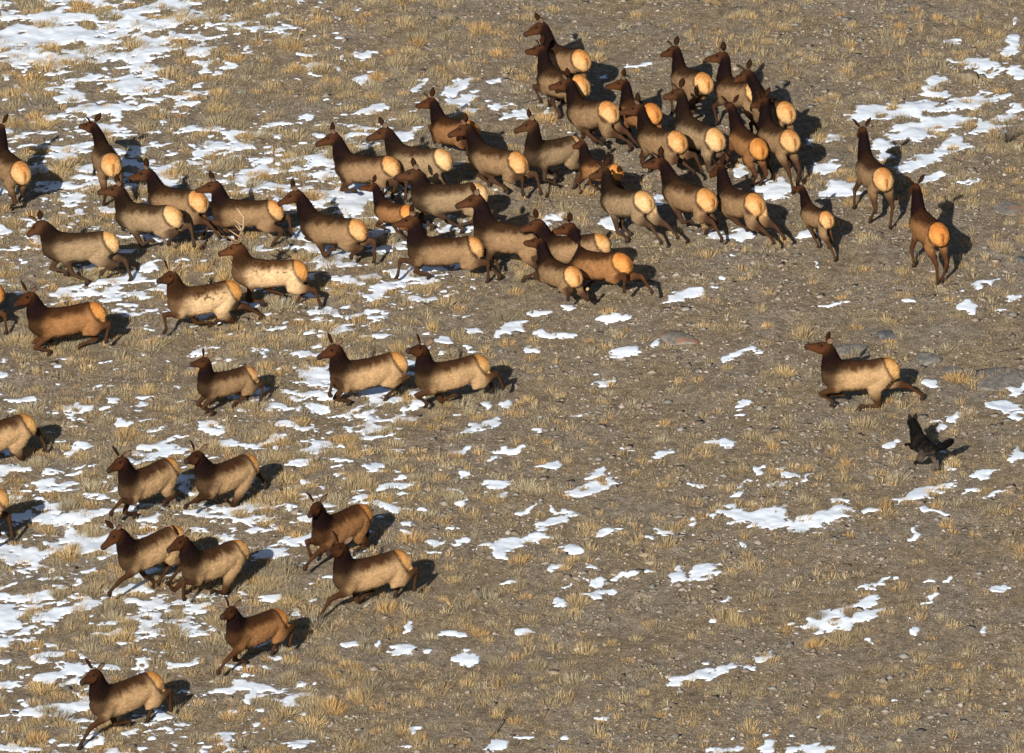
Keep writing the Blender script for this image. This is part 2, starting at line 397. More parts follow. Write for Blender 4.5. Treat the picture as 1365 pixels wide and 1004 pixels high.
# taller wispy golden sprigs
NW = 3400
wx_, wy_ = rng.uniform(-12.5, 12.5, NW), rng.uniform(-22.5, 24, NW)
kk = (fbm(wx_ / 2.2, wy_ / 2.2, 131, 3) > 0.53) & (snow_at(wx_, wy_) < 0.02)
wx_, wy_ = wx_[kk], wy_[kk]; NW = len(wx_)
wcol = np.array([[0.46, 0.33, 0.17], [0.44, 0.35, 0.20], [0.42, 0.285, 0.135]])[rng.integers(0, 3, NW)] * rng.uniform(0.85, 1.1, NW)[:, None]
V3, F3, C3 = clump_arrays(wx_, wy_, ground_z(wx_, wy_), rng.uniform(0.04, 0.13, NW), rng.uniform(0.11, 0.23, NW), 30, wcol)
V2, F2, C2 = np.vstack([V2, V3]), np.vstack([F2, F3 + len(V2)]), np.vstack([C2, C3])
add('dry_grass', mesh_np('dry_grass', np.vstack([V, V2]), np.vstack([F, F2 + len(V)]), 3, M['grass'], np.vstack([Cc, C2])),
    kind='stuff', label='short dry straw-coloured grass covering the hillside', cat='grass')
print('grass tris', len(F) + len(F2))

# the largest clumps as single things (sixteen shared shapes)
shapes = []
for k in range(16):
    one = np.array([0.0])
    v, f, c = clump_arrays(one, one, one, np.array([0.20]), np.array([0.22]), 240, GOLD[[k % len(GOLD)]])
    shapes.append(mesh_np('grass_clump', v, f, 3, M['grass'], c))
tone_word = ['golden', 'pale straw', 'tan', 'grey-brown', 'rusty', 'pale grey', 'brown', 'dull grey']
nsnow = np.zeros(len(single))
for a in np.arange(0, 6.28, 0.8):
    nsnow += snow_at(tx[single] + 0.34 * math.cos(a), ty[single] + 0.34 * math.sin(a)) > 0
for q, i in enumerate(single):
    where = 'standing in snow' if nsnow[q] >= 4 else 'at a snow patch edge' if nsnow[q] >= 1 else 'on bare ground'
    part = ('upper ' if tv[i] < PH / 3 else 'middle ' if tv[i] < 2 * PH / 3 else 'lower ') + ('left' if tu[i] < PW / 3 else 'centre' if tu[i] < 2 * PW / 3 else 'right')
    k = q % 16
    o = add('grass_clump', shapes[k], label='%s bushy bunchgrass clump %s, %s of the hillside' % (tone_word[k % 8], where, part), cat='grass clump',
            group='large bunchgrass clumps on the hillside', loc=(tx[i], ty[i], tz[i]), rz=rng.uniform(0, 6.28))
    s = tr[i] / 0.20; o.scale = (s, s, th[i] / 0.22)

# ------------------------------------------------------------------ gravel
NG = 50000
px_, py_ = rng.uniform(-12.5, 12.5, NG), rng.uniform(-22.5, 24, NG)
gu, gv = project(np.stack([px_, py_, 0 * px_], -1))
kk = (rng.uniform(0, 1, NG) < np.interp(gu, [0, 500, 900], [0.35, 0.6, 1.0]) * np.clip((fbm(px_ / 1.3, py_ / 1.3, 111, 3) - 0.25) / 0.3, 0.2, 1)) & (snow_at(px_, py_) < 0.03)
px_, py_ = px_[kk], py_[kk]; NG = len(px_)
OCT = np.array([[1, 0, 0], [0, 1, 0], [-1, 0, 0], [0, -1, 0], [0, 0, 1], [0, 0, -1]], float)
OF = np.array([[0, 1, 4], [1, 2, 4], [2, 3, 4], [3, 0, 4], [1, 0, 5], [2, 1, 5], [3, 2, 5], [0, 3, 5]])
rad = 0.012 + 0.060 * rng.beta(1.0, 3.9, NG)
rad = np.where(rng.uniform(0, 1, NG) < 0.09, rng.uniform(0.05, 0.095, NG), rad)
ang = rng.uniform(0, 6.28, NG); el = rng.uniform(0.6, 1.5, (NG, 3)) * np.array([1.15, 1.0, 0.62])
el[:, 2] *= np.where(rad > 0.05, 0.55, 1.0)
pv = OCT[None] * el[:, None, :] * rad[:, None, None] + rng.normal(0, 0.15, (NG, 6, 3)) * rad[:, None, None]
ca, sa = np.cos(ang)[:, None], np.sin(ang)[:, None]
pw = np.stack([pv[..., 0] * ca - pv[..., 1] * sa + px_[:, None], pv[..., 0] * sa + pv[..., 1] * ca + py_[:, None], pv[..., 2] + (ground_z(px_, py_) + rad * 0.12)[:, None]], -1)
GC = np.array([[0.34, 0.285, 0.23], [0.26, 0.22, 0.18], [0.42, 0.36, 0.30], [0.20, 0.175, 0.15], [0.36, 0.285, 0.235], [0.31, 0.295, 0.27]])
gcol = GC[rng.integers(0, len(GC), NG)] * rng.uniform(0.6, 1.0, NG)[:, None] * np.where(rad > 0.05, 0.78, 1.0)[:, None]
add('gravel', mesh_np('gravel', pw.reshape(-1, 3), (OF[None] + np.arange(NG)[:, None, None] * 6).reshape(-1, 3), 3, M['gravel'], np.repeat(gcol, 6, 0)),
    kind='stuff', label='small grey and tan stones strewn over the bare soil', cat='gravel')
print('gravel', NG)

# ------------------------------------------------------------------ rocks, dead wood, twiggy shrub
def ico(n=2):
    import bmesh
    bm = bmesh.new(); bmesh.ops.create_icosphere(bm, subdivisions=n, radius=1.0)
    v = np.array([p.co[:] for p in bm.verts]); f = np.array([[q.index for q in p.verts] for p in bm.faces]); bm.free()
    return v, f
IV, IF = ico(3)

def rock(u, v, wpx, depth, height, material, label, seed, sharp=0.25, name='rock'):
    p = on_plane(u, v, 0.0); r = wpx / PXM / 2
    d = IV.copy(); rr = np.random.default_rng(seed)
    n = fbm(d[:, 0] * 1.3 + seed * 3.1 + 5, d[:, 1] * 1.3 + d[:, 2] * 1.7 + seed, seed, 3)
    n2 = fbm(d[:, 0] * 5 + d[:, 2] * 3 + seed, d[:, 1] * 5 - d[:, 2] * 4, seed + 40, 3)
    w = d * (0.82 + 0.45 * n + 0.22 * (n2 - 0.5))[:, None]
    for k in range(9):                                   # broken faces
        nn = rr.normal(0, 1, 3); nn /= np.linalg.norm(nn); off = rr.uniform(0.48, 0.80)
        ex = np.maximum(0, w @ nn - off); w = w - ex[:, None] * nn[None] * 0.93
    w[:, 0] *= r * 1.2; w[:, 1] *= depth / 2 * 1.2; w[:, 2] = np.where(w[:, 2] > 0, w[:, 2] * height * 0.95, w[:, 2] * 0.12)
    return add(name, mesh_np(name, w, IF, 3, material), label=label, cat='rock', loc=(p[0], p[1], gz(p[0], p[1]) - 0.01))

rock(1183, 446, 26, 0.42, 0.16, M['rock_dark'], 'dark angular rock on the slope just behind the lone running elk', 3, 1.6)
rock(1233, 478, 36, 0.55, 0.14, M['rock'], 'rounded grey rock right of the lone running elk', 4)
rock(1270, 492, 30, 0.6, 0.06, M['rock'], 'low flat grey stone below the rounded grey rock', 5)
rock(1338, 503, 70, 1.15, 0.10, M['rock'], 'broad low grey boulder half buried at the right edge', 6)
rock(903, 452, 46, 0.7, 0.09, M['rock_lichen'], 'flat grey rock with orange lichen in the middle of the slope', 7)
rock(1346, 277, 48, 0.9, 0.06, M['rock_lichen'], 'flat grey rock with red-orange lichen at the right edge', 8)
rock(1323, 330, 40, 0.8, 0.04, M['rock_lichen'], 'low lichen-reddened slab right of the elk shadow', 9)
rock(1289, 106, 28, 0.45, 0.19, M['rock_brown'], 'rough brown rock beside the snow in the upper right corner', 10, 1.0)
rock(856, 740, 20, 0.26, 0.06, M['rock_tan'], 'tilted pale tan slab in the lower middle of the slope', 11, 1.2)
rock(867, 750, 13, 0.2, 0.06, M['rock_tan'], 'small pale tan stone beside the tilted slab', 12, 1.0)
rock(1360, 348, 22, 0.4, 0.13, M['rock_dark'], 'dark rock cut by the right edge of the frame', 13, 1.4)
rock(1140, 467, 44, 0.6, 0.05, M['rock'], 'low weathered grey slab directly behind the lone elk', 14)
rock(1160, 635, 18, 0.3, 0.07, M['rock'], 'small round grey stone in front of the wolf', 15)

def tube(points, radii, n=6):
    P = np.array(points, float); m = len(P)
    T = np.gradient(P, axis=0); T /= np.linalg.norm(T, axis=1)[:, None] + 1e-9
    ref = np.array([0.13, 0.21, 0.97]); vs_, fs = [], []
    for i in range(m):
        a = np.cross(T[i], ref); a /= np.linalg.norm(a) + 1e-9; b = np.cross(T[i], a)
        for k in range(n):
            t = 2 * math.pi * k / n; vs_.append(P[i] + radii[i] * (math.cos(t) * a + math.sin(t) * b))
    for i in range(m - 1):
        for k in range(n):
            a0 = i * n + k; a1 = i * n + (k + 1) % n
            fs += [[a0, a1, a1 + n], [a0, a1 + n, a0 + n]]
    for k in range(1, n - 1):
        fs += [[0, k + 1, k], [(m - 1) * n, (m - 1) * n + k, (m - 1) * n + k + 1]]
    return np.array(vs_), np.array(fs)

def join(parts):
    v = np.vstack([p[0] for p in parts]); off = 0; f = []
    for p in parts: f.append(p[1] + off); off += len(p[0])
    return v, np.vstack(f)

def stick(u0, v0, pts, rad, label, name='dead_branch'):
    p = on_plane(u0, v0); q = [(a, b, c) for a, b, c in pts]
    v, f = tube(q, np.linspace(rad, rad * 0.35, len(q)))
    return add(name, mesh_np(name, v, f, 3, M['wood']), label=label, cat='branch', loc=(p[0], p[1], gz(p[0], p[1])))

stick(651, 985, [(0, 0, 0.02), (0.12, 0.2, 0.05), (0.22, 0.5, 0.08), (0.29, 0.75, 0.14), (0.31, 0.9, 0.2)], 0.018, 'thin curved dead branch lying near the bottom edge')
stick(1345, 470, [(-0.28, 0, 0.03), (-0.05, 0.05, 0.05), (0.2, 0.12, 0.05)], 0.02, 'short bleached stick lying above the broad low boulder')
stick(700, 138, [(-0.1, 0.0, 0.03), (0.15, 0.08, 0.06), (0.42, 0.2, 0.07)], 0.018, 'grey stick on the slope left of the leading elk')
sp = on_plane(1343, 192); rs = np.random.default_rng(5); tw = []
for k in range(16):
    a = rs.uniform(0, 6.28); L = rs.uniform(0.35, 0.75); l = rs.uniform(0.2, 0.75)
    pts = [(0, 0, 0)]
    for t in (0.35, 0.7, 1.0):
        pts.append((math.cos(a) * math.sin(l) * L * t + rs.normal(0, 0.02), math.sin(a) * math.sin(l) * L * t + rs.normal(0, 0.02), math.cos(l) * L * t))
    tw.append(tube(pts, [0.009, 0.007, 0.005, 0.003], 4))
v, f = join(tw)
add('bare_shrub', mesh_np('bare_shrub', v, f, 3, M['wood']), label='small leafless twiggy shrub in the snow at the right edge', cat='shrub', loc=(sp[0], sp[1], gz(sp[0], sp[1])))

# ------------------------------------------------------------------ animals
def unit(v):
    v = np.asarray(v, float); return v / (np.linalg.norm(v) + 1e-12)

class Body:
    """collects lofted closed surfaces; fuse() grows them into one continuous skin"""
    def __init__(s): s.parts = []; s.samples = []
    def loft(s, secs, label, n=14):
        """secs: (centre, lateral vec, up vec, half width, half height up, half height down)"""
        vs_, fs = [], []
        for (c, a, b, ra, ru, rd) in secs:
            for k in range(n):
                t = 2 * math.pi * k / n; st = math.sin(t)
                vs_.append(np.asarray(c) + np.asarray(a) * ra * math.cos(t) + np.asarray(b) * (ru if st > 0 else rd) * st)
        m = len(secs)
        for i in range(m - 1):
            for k in range(n):
                a0 = i * n + k; a1 = i * n + (k + 1) % n
                fs += [[a0, a1, a1 + n], [a0, a1 + n, a0 + n]]
        c0 = len(vs_); vs_ += [np.asarray(secs[0][0]), np.asarray(secs[-1][0])]
        for k in range(n):
            k1 = (k + 1) % n
            fs += [[c0, k1, k], [c0 + 1, (m - 1) * n + k, (m - 1) * n + k1]]
        s.parts.append((np.array(vs_), np.array(fs)))
        for i in range(m - 1):
            for t in np.linspace(0, 1, 4, endpoint=(i == m - 2)):
                c = np.asarray(secs[i][0]) * (1 - t) + np.asarray(secs[i + 1][0]) * t
                r = (secs[i][3] + secs[i][4]) / 2 * (1 - t) + (secs[i + 1][3] + secs[i + 1][4]) / 2 * t
                s.samples.append((label, (i + t) / (m - 1), c, r))
    def fuse(s, voxel, smooth=4):
        v, f = join(s.parts)
        me = bpy.data.meshes.new('tmp'); me.from_pydata(v.tolist(), [], f.tolist())
        o = bpy.data.objects.new('tmp', me); C.objects.link(o)
        m = o.modifiers.new('r', 'REMESH'); m.mode = 'VOXEL'; m.voxel_size = voxel; m.adaptivity = 0.0
        m2 = o.modifiers.new('s', 'SMOOTH'); m2.iterations = smooth; m2.factor = 0.5
        dg = bpy.context.evaluated_depsgraph_get()
        ev = o.evaluated_get(dg); em = ev.to_mesh()
        nv = len(em.vertices); co = np.empty(nv * 3, np.float32); em.vertices.foreach_get('co', co)
        nl = len(em.loops); li = np.empty(nl, np.int32); em.loops.foreach_get('vertex_index', li)
        quads = li.reshape(-1, 4)
        ev.to_mesh_clear()
        bpy.data.objects.remove(o); bpy.data.meshes.remove(me)
        return co.reshape(-1, 3).astype(float), quads
    def weights(s, co):
        labs = sorted(set(q[0] for q in s.samples))
        W, U = {}, {}
        for l in labs:
            q = [p for p in s.samples if p[0] == l]
            c = np.array([p[2] for p in q]); r = np.array([p[3] for p in q]); u = np.array([p[1] for p in q])
            d = np.linalg.norm(co[:, None] - c[None], axis=2) - r[None]
            k = d.argmin(1); W[l] = np.exp(-d[np.arange(len(co)), k] / 0.028); U[l] = u[k]
        tot = sum(W.values())
        return {l: W[l] / tot for l in labs}, U

def two_bone(A, B, l1, l2, bend):
    A = np.asarray(A, float); B = np.asarray(B, float)
    d = np.linalg.norm(B - A); dr = (B - A) / (d + 1e-9)
    d2 = min(max(d, abs(l1 - l2) + 0.03), (l1 + l2) * 0.992)
    B = A + dr * d2
    a = (l1 * l1 - l2 * l2 + d2 * d2) / (2 * d2)
    h = math.sqrt(max(l1 * l1 - a * a, 0))
    p = bend - dr * (bend @ dr); p = unit(p)
    return A + dr * a + p * h, B

def limb(body, pts, radii, lat, label):
    """pts chain; radii (fore-aft, lateral)"""
    P = np.array(pts, float); secs = []
    T = np.gradient(P, axis=0)
    for p, t, (rf, rl) in zip(P, T, radii):
        t = unit(t); l = unit(lat - t * (lat @ t)); f = np.cross(t, l)
        secs.append((p, l, f, rl, rf, rf))
    body.loft(secs, label, 12)

def dense(pts, radii, k=3):
    P, Q = [], []
    for i in range(len(pts) - 1):
        for t in np.linspace(0, 1, k, endpoint=False):
            P.append(np.asarray(pts[i]) * (1 - t) + np.asarray(pts[i + 1]) * t)
            Q.append(tuple(np.array(radii[i]) * (1 - t) + np.array(radii[i + 1]) * t))
    P.append(np.asarray(pts[-1])); Q.append(tuple(radii[-1]))
    return P, Q

FW = np.array([1.0, 0, 0]); LAT = np.array([0, 1.0, 0]); UZ = np.array([0, 0, 1.0])

ELK = dict(torso=[(.71, 1.09, .93, .08), (.65, 1.18, .83, .15), (.53, 1.27, .745, .20), (.36, 1.33, .69, .232), (.15, 1.295, .675, .262),
                  (-.08, 1.28, .69, .274), (-.30, 1.29, .745, .262), (-.50, 1.315, .79, .232), (-.65, 1.295, .82, .205), (-.75, 1.24, .85, .172), (-.80, 1.175, .89, .132), (-.83, 1.08, .95, .07)],
           W=(0.34, 0, 1.32), RC=(-0.77, 0, 1.10), root=(0.40, 0, 1.06), poll=(0.80, 0, 1.66), neck=0.72, head=0.44,
           sh=(0.38, 0.15, 1.04), elbow=(0.37, 0.13, 0.80), fl=(0.37, 0.33), hip=(-0.54, 0.135, 1.09), hl=(0.35, 0.42, 0.38),
           lane=0.12, mid=1.0)
WOLF = dict(torso=[(.36, .66, .52, .05), (.32, .71, .46, .10), (.24, .765, .42, .135), (.12, .77, .41, .145), (-.05, .745, .45, .135), (-.22, .735, .50, .12),
                   (-.36, .735, .52, .12), (-.45, .70, .55, .10), (-.50, .65, .58, .05)],
            W=(0.18, 0, 0.765), RC=(-0.48, 0, 0.63), root=(0.24, 0, 0.63), poll=(0.50, 0, 0.86), neck=0.34, head=0.26,
            sh=(0.22, 0.08, 0.62), elbow=(0.20, 0.08, 0.46), fl=(0.24, 0.17), hip=(-0.36, 0.08, 0.64), hl=(0.22, 0.24, 0.19), lane=0.08, mid=0.6)

def fit(sp, Wp, Rp, s0, pitch_ok=6.0, pref=None):
    """heading, pitch and size that put the withers and the rump at their places in the photo"""
    du, dv = Wp[0] - Rp[0], Wp[1] - Rp[1]
    X = on_plane((Wp[0] + Rp[0]) / 2, (Wp[1] + Rp[1]) / 2, 1.0)
    k = FPX / ((X - CAM) @ FWD)
    d = np.array(sp['W']) - np.array(sp['RC'])
    psi = np.radians(np.arange(0, 360, 2.0))[:, None, None]
    th = np.radians(np.arange(-16, 17, 2.0))[None, :, None]
    s = (s0 * np.linspace(0.88, 1.12, 13))[None, None, :]
    lx = d[0] * np.cos(th) - d[2] * np.sin(th); lz = d[0] * np.sin(th) + d[2] * np.cos(th)     # nose up for th > 0
    wx = s * lx * np.cos(psi); wy = s * lx * np.sin(psi); wz = s * lz
    eu = k * wx - du; ev = -k * (wy * SE + wz * CE) - dv
    cost = (eu / 3) ** 2 + (ev / 3) ** 2 + (np.degrees(th) / pitch_ok) ** 2 + ((s / s0 - 1) / 0.05) ** 2
    if pref is not None:
        cost = cost + ((np.degrees(psi) - pref + 180) % 360 - 180) ** 2 / 16.0 ** 2
    i = np.unravel_index(cost.argmin(), cost.shape)
    return float(psi[i[0], 0, 0]), float(th[0, i[1], 0]), float(s[0, 0, i[2]])

def near_on_ray(u, v, X):
    d = ray(u, v); return CAM + d * ((X - CAM) @ d)

def pose(sp, Wp, Rp, E=None, N=None, front=(), hind=(), s0=1.0, hw=None, pref=None, seed=0, phase=None):
    psi, th, s = fit(sp, Wp, Rp, s0, pref=pref)
    rz = np.array([[math.cos(psi), -math.sin(psi), 0], [math.sin(psi), math.cos(psi), 0], [0, 0, 1]])
    cp, spi = math.cos(th), math.sin(th); mid = np.array([0, 0, sp['mid']])
    def xf(p, dz=0.0):
        p = np.asarray(p, float) - mid
        return np.stack([p[..., 0] * cp - p[..., 2] * spi, p[..., 1], p[..., 0] * spi + p[..., 2] * cp + dz], -1) + mid
    def ixf(p, dz=0.0):
        p = np.asarray(p, float) - mid - np.array([0, 0, dz])
        return np.stack([p[..., 0] * cp + p[..., 2] * spi, p[..., 1], -p[..., 0] * spi + p[..., 2] * cp], -1) + mid
    wz0 = sp['W'][2]
    hw = (hw if hw else (0.90 * wz0)) * s
    lat_w = rz @ LAT; near = 1 if lat_w[1] < 0 else -1
    def place(hw):
        Wm = np.array([(Wp[0] + Rp[0]) / 2, (Wp[1] + Rp[1]) / 2])
        mloc = (xf(np.array(sp['W'])) + xf(np.array(sp['RC']))) / 2
        zW = xf(np.array(sp['W']))[2]
        dz = hw / s - zW
        mm = s * (rz @ (mloc + np.array([0, 0, dz])))
        X = on_plane(Wm[0], Wm[1], mm[2]); g = gz(X[0], X[1])
        X = on_plane(Wm[0], Wm[1], mm[2] + g)
        T = X - mm; T[2] = g
        return T, dz
    T, dz = place(hw)
    sideon = abs(lat_w[1]) > 0.5
    if sideon and (front or hind):
        zs = []
        for j, fs in enumerate((front, hind)):
            for i, f in enumerate(fs[:2]):
                sd = near if i == 0 else -near
                P0 = T + lat_w * sd * sp['lane'] * s; d = ray(*f)
                t = ((P0 - CAM) @ lat_w) / (d @ lat_w); zs.append((CAM + d * t)[2] - T[2])
        # slide along the line of sight until the lowest hoof touches the ground
        hw2 = min(max(hw - min(zs), 0.76 * wz0 * s), 1.0 * wz0 * s)
        T, dz = place(hw2)
    loc = lambda X: (rz.T @ (np.asarray(X) - T)) / s
    feet = {}
    rs = np.random.default_rng(seed + 100)
    ph = phase if phase is not None else rs.integers(0, 4)
    TEMP = [[(.80, .02), (.30, .10), (-.85, 0.0), (-.30, .06)], [(.20, .0), (.60, .28), (-.30, .0), (-.95, .12)],
            [(.62, .0), (.15, .2), (-1.0, .05), (-.62, .0)], [(.05, .02), (.35, .22), (-.10, .04), (-.45, .0)]][ph]
    hz = sp['hip'][2] / 1.10
    for j, (nm, fs) in enumerate((('f', front), ('h', hind))):
        for i in range(2):
            sd = near if i == 0 else -near
            if i < len(fs) and fs[i] is not None:
                u_, v_ = fs[i]; d = ray(u_, v_)
                if sideon:
                    P0 = T + lat_w * sd * sp['lane'] * s
                    X = CAM + d * (((P0 - CAM) @ lat_w) / (d @ lat_w)); p = loc(X)
                else:
                    X = on_plane(u_, v_, T[2]); p = loc(X)
                    p[1] = sd * min(max(abs(p[1]) if p[1] * sd > 0 else 0.05, 0.05), 0.26)
                p[2] = max(p[2], 0.0)
            else:
                a = TEMP[j * 2 + i]; p = np.array([a[0] * hz, sd * sp['lane'], a[1] * hz])
            gx_ = T + s * (rz @ p)
            if p[2] < 0.10: p[2] = (gz(gx_[0], gx_[1]) - T[2]) / s + 0.01
            feet[(nm, sd)] = p
    # neck and head
    ex = xf(np.array(sp['poll']), dz); root = xf(np.array(sp['root']), dz)
    if E is not None:
        P = loc(near_on_ray(E[0], E[1], T + s * (rz @ ex)))
        dd = P - root; L = np.linalg.norm(dd); P = root + dd / L * min(max(L, 0.80 * sp['neck']), 1.12 * sp['neck'])
    else: P = ex
    hd = unit((1, 0, -0.28)) * sp['head']
    if N is not None:
        d = rz.T @ ray(*N); Cc_ = (rz.T @ (CAM - T)) / s
        Nx = P + hd; q = Cc_ - P
        b_ = q @ d; c_ = q @ q - sp['head'] ** 2; disc = b_ * b_ - c_
        if disc > 0:
            c1 = Cc_ + d * (-b_ - math.sqrt(disc)); c2 = Cc_ + d * (-b_ + math.sqrt(disc))
            Nn = c1 if np.linalg.norm(c1 - Nx) < np.linalg.norm(c2 - Nx) else c2
        else:
            Nn = Cc_ - d * b_; Nn = P + unit(Nn - P) * sp['head']
    else: Nn = P + hd
    return dict(psi=psi, th=th, s=s, T=T, dz=dz, feet=feet, P=P, N=Nn, root=root, xf=lambda p: xf(p, dz), ixf=lambda p: ixf(p, dz), near=near)

def skeleton(sp, q, wolf=False):
    b = Body(); k = sp['hip'][2] / 1.10; xf = q['xf']
    upb = unit(xf(np.array([0, 0, 2.0])) - xf(np.array([0, 0, 1.0])))
    b.loft([(xf(np.array([x, 0, (t + bo) / 2])), LAT, upb, w, (t - bo) / 2, (t - bo) / 2) for x, t, bo, w in sp['torso']], 'torso', 18)
    # legs
    for (nm, sd), f in q['feet'].items():
        mir = np.array([1, sd, 1.0])
        if nm == 'f':
            shd = xf(np.array(sp['sh']) * mir); el = xf(np.array(sp['elbow']) * mir)
            el = el + np.array([np.clip((f[0] - el[0]) * 0.28, -.12, .14) * k, 0, 0])
            lift = f[2] > 0.14 * k
            fet = f + np.array([0.05 if lift else -0.025, 0, 0.10 if not lift else 0.075]) * k
            car, fet2 = two_bone(el, fet, sp['fl'][0], sp['fl'][1], FW)
            f = f + (fet2 - fet)
            if wolf: rr = [(.10, .05), (.055, .045), (.034, .032), (.028, .026), (.024, .022), (.026, .024), (.034, .028)]
            else: rr = [(.185, .105), (.105, .08), (.062, .055), (.053, .047), (.031, .029), (.040, .036), (.042, .038)]
            pts = [shd, el, el * .45 + car * .55, car, car * .45 + fet2 * .55, fet2, f + np.array([0.01, 0, 0.02])]
        else:
            hip = xf(np.array(sp['hip']) * mir); lift = f[2] > 0.16 * k
            a, bb, c = sp['hl']
            fet = f + np.array([-0.01 if not lift else 0.03, 0, 0.10 if not lift else 0.085]) * k
            stf = hip + np.array([np.clip(0.13 * k + (f[0] - hip[0]) * 0.25, -.04 * k, .24 * k), 0.02 * sd, -0.33 * k])
            gap = np.linalg.norm(fet - stf) - (bb + c) * 0.985
            if gap > 0: stf = stf + unit(fet - stf) * min(gap, 0.16 * k)
            hck, fet2 = two_bone(stf, fet, bb, c, -FW)
            f = f + (fet2 - fet)
            if wolf: rr = [(.11, .06), (.085, .055), (.05, .04), (.03, .026), (.022, .02), (.025, .023), (.034, .028)]
            else: rr = [(.215, .105), (.175, .102), (.095, .070), (.060, .046), (.034, .030), (.041, .036), (.042, .038)]
            pts = [hip, stf, stf * .5 + hck * .5, hck, hck * .5 + fet2 * .5, fet2, f + np.array([0.01, 0, 0.02])]
        P, Q = dense(pts, rr, 3)
        limb(b, P, Q, LAT, 'leg' if nm == 'f' else 'hleg')
        if not wolf:      # hoof
            hf = f; b.loft([(hf + np.array([-.01, 0, .07]), LAT, FW, .034, .036, .036), (hf + np.array([.015, 0, .03]), LAT, FW, .042, .05, .045), (hf + np.array([.02, 0, 0.0]), LAT, FW, .043, .055, .045)], 'hoof', 10)
    # neck
    P, N, root = q['P'], q['N'], q['root']; hd = unit(N - P)
    c1 = root + unit(xf(np.array([0.75, 0, 0.66 if wolf else 0.7])) - xf(np.zeros(3))) * np.linalg.norm(P - root) * 0.42
    c2 = P - unit(hd * 0.35 + unit(P - root) * 0.8) * np.linalg.norm(P - root) * 0.30
    hh = [.17, .15, .13, .115, .105, .095] if wolf else [.30, .268, .225, .185, .152, .126, .105]
    ww = [.12, .115, .11, .10, .095, .08] if wolf else [.18, .160, .140, .124, .108, .094, .082]
    secs = []; m = len(hh)
    for i in range(m):
        t = i / (m - 1)
        p = (1 - t) ** 3 * root + 3 * t * (1 - t) ** 2 * c1 + 3 * t * t * (1 - t) * c2 + t ** 3 * P
        tg = unit(3 * (1 - t) ** 2 * (c1 - root) + 6 * t * (1 - t) * (c2 - c1) + 3 * t * t * (P - c2))
        l = unit(np.cross(UZ * 0.3 + FW * -1.0, tg)) if abs(tg @ FW) < 0.95 else LAT
        l = unit(LAT - tg * (LAT @ tg)); uu = np.cross(tg, l)
        secs.append((p, l, uu, ww[i], hh[i], hh[i]))
    b.loft(secs, 'neck', 16)
    # head
    l = unit(np.cross(UZ, hd)); uh = np.cross(hd, l)
    if wolf: prof = [(-.05, .05, .05, 0), (0, .085, .085, 0), (.06, .095, .08, -.01), (.11, .07, .06, -.015), (.15, .045, .045, -.02), (.21, .038, .036, -.025), (.255, .03, .028, -.025)]
    else: prof = [(-.07, .06, .06, -.01), (0, .092, .105, -.03), (.07, .102, .132, -.05), (.14, .090, .126, -.055), (.21, .070, .100, -.05), (.29, .057, .078, -.045), (.36, .054, .068, -.042), (.42, .053, .060, -.045), (.447, .035, .040, -.045)]
    b.loft([(P + hd * t + uh * o_, l, uh, w, h_, h_) for t, w, h_, o_ in prof], 'head', 14)
    return b, hd, l, uh

def ear(P, hd, l, uh, sd, L, wd, back=0.35, spread=0.75, up=0.6, fwd=0.35, out=0.9):
    base = P + l * sd * 0.062 * L / 0.2 + uh * 0.055 * L / 0.2
    ax = unit(l * sd * spread + uh * up - hd * back)
    fv_ = hd * fwd + l * sd * out; fr = unit(fv_ - ax * (ax @ fv_)); sdv = np.cross(ax, fr)
    vs_, cs, fs = [], [], []
    prof = [(0.0, .35), (.22, .8), (.5, 1.0), (.75, .72), (1.0, .06)]; n = 8
    for t, w in prof:
        for k in range(n):
            a = 2 * math.pi * k / n; x = math.cos(a) * wd * w; y = math.sin(a)
            cup = -0.45 * wd * w * (1 - (x / (wd * w + 1e-6)) ** 2)
            vs_.append(base + ax * L * t + sdv * x + fr * (cup + y * (0.012 if y > 0 else 0.016)))
            cs.append(1.0 if (y > 0.3 and 0.1 < t < 0.9) else 0.0)
    for i in range(len(prof) - 1):
        for k in range(n):
            a0 = i * n + k; a1 = i * n + (k + 1) % n; fs.append([a0, a1, a1 + n, a0 + n])
    e = (len(prof) - 1) * n
    fs += [[e, e + 1, e + 2, e + 3], [e, e + 3, e + 4, e + 7], [e + 4, e + 5, e + 6, e + 7]]
    return np.array(vs_), np.array(fs), np.array(cs)

def smooth01(a, b, x): t = np.clip((x - a) / (b - a), 0, 1); return t * t * (3 - 2 * t)

def lerp(a, b, t): return a * (1 - t[:, None]) + b * t[:, None]

TONES = {  # flank, dorsal, neck, head, leg, rump pale, rump warm
 'cow':  ((.235, .146, .076), (.038, .018, .008), (.015, .0062, .003), (.058, .0235, .010), (.050, .025, .013), (.56, .34, .150), (.43, .19, .056)),
 'grey': ((.255, .175, .100), (.040, .021, .010), (.019, .0095, .005), (.058, .026, .012), (.054, .031, .018), (.60, .40, .20), (.48, .255, .09)),
 'warm': ((.250, .122, .049), (.045, .018, .007), (.014, .0056, .0026), (.062, .023, .0095), (.058, .025, .011), (.52, .24, .068), (.41, .15, .036)),
 'tan':  ((.375, .240, .122), (.045, .020, .009), (.016, .0066, .0032), (.060, .0225, .0095), (.048, .022, .010), (.53, .31, .12), (.43, .19, .05)),
 'bull': ((.550, .375, .208), (.070, .032, .012), (.050, .021, .0085), (.076, .030, .012), (.054, .024, .010), (.55, .27, .08), (.46, .185, .045)),
}

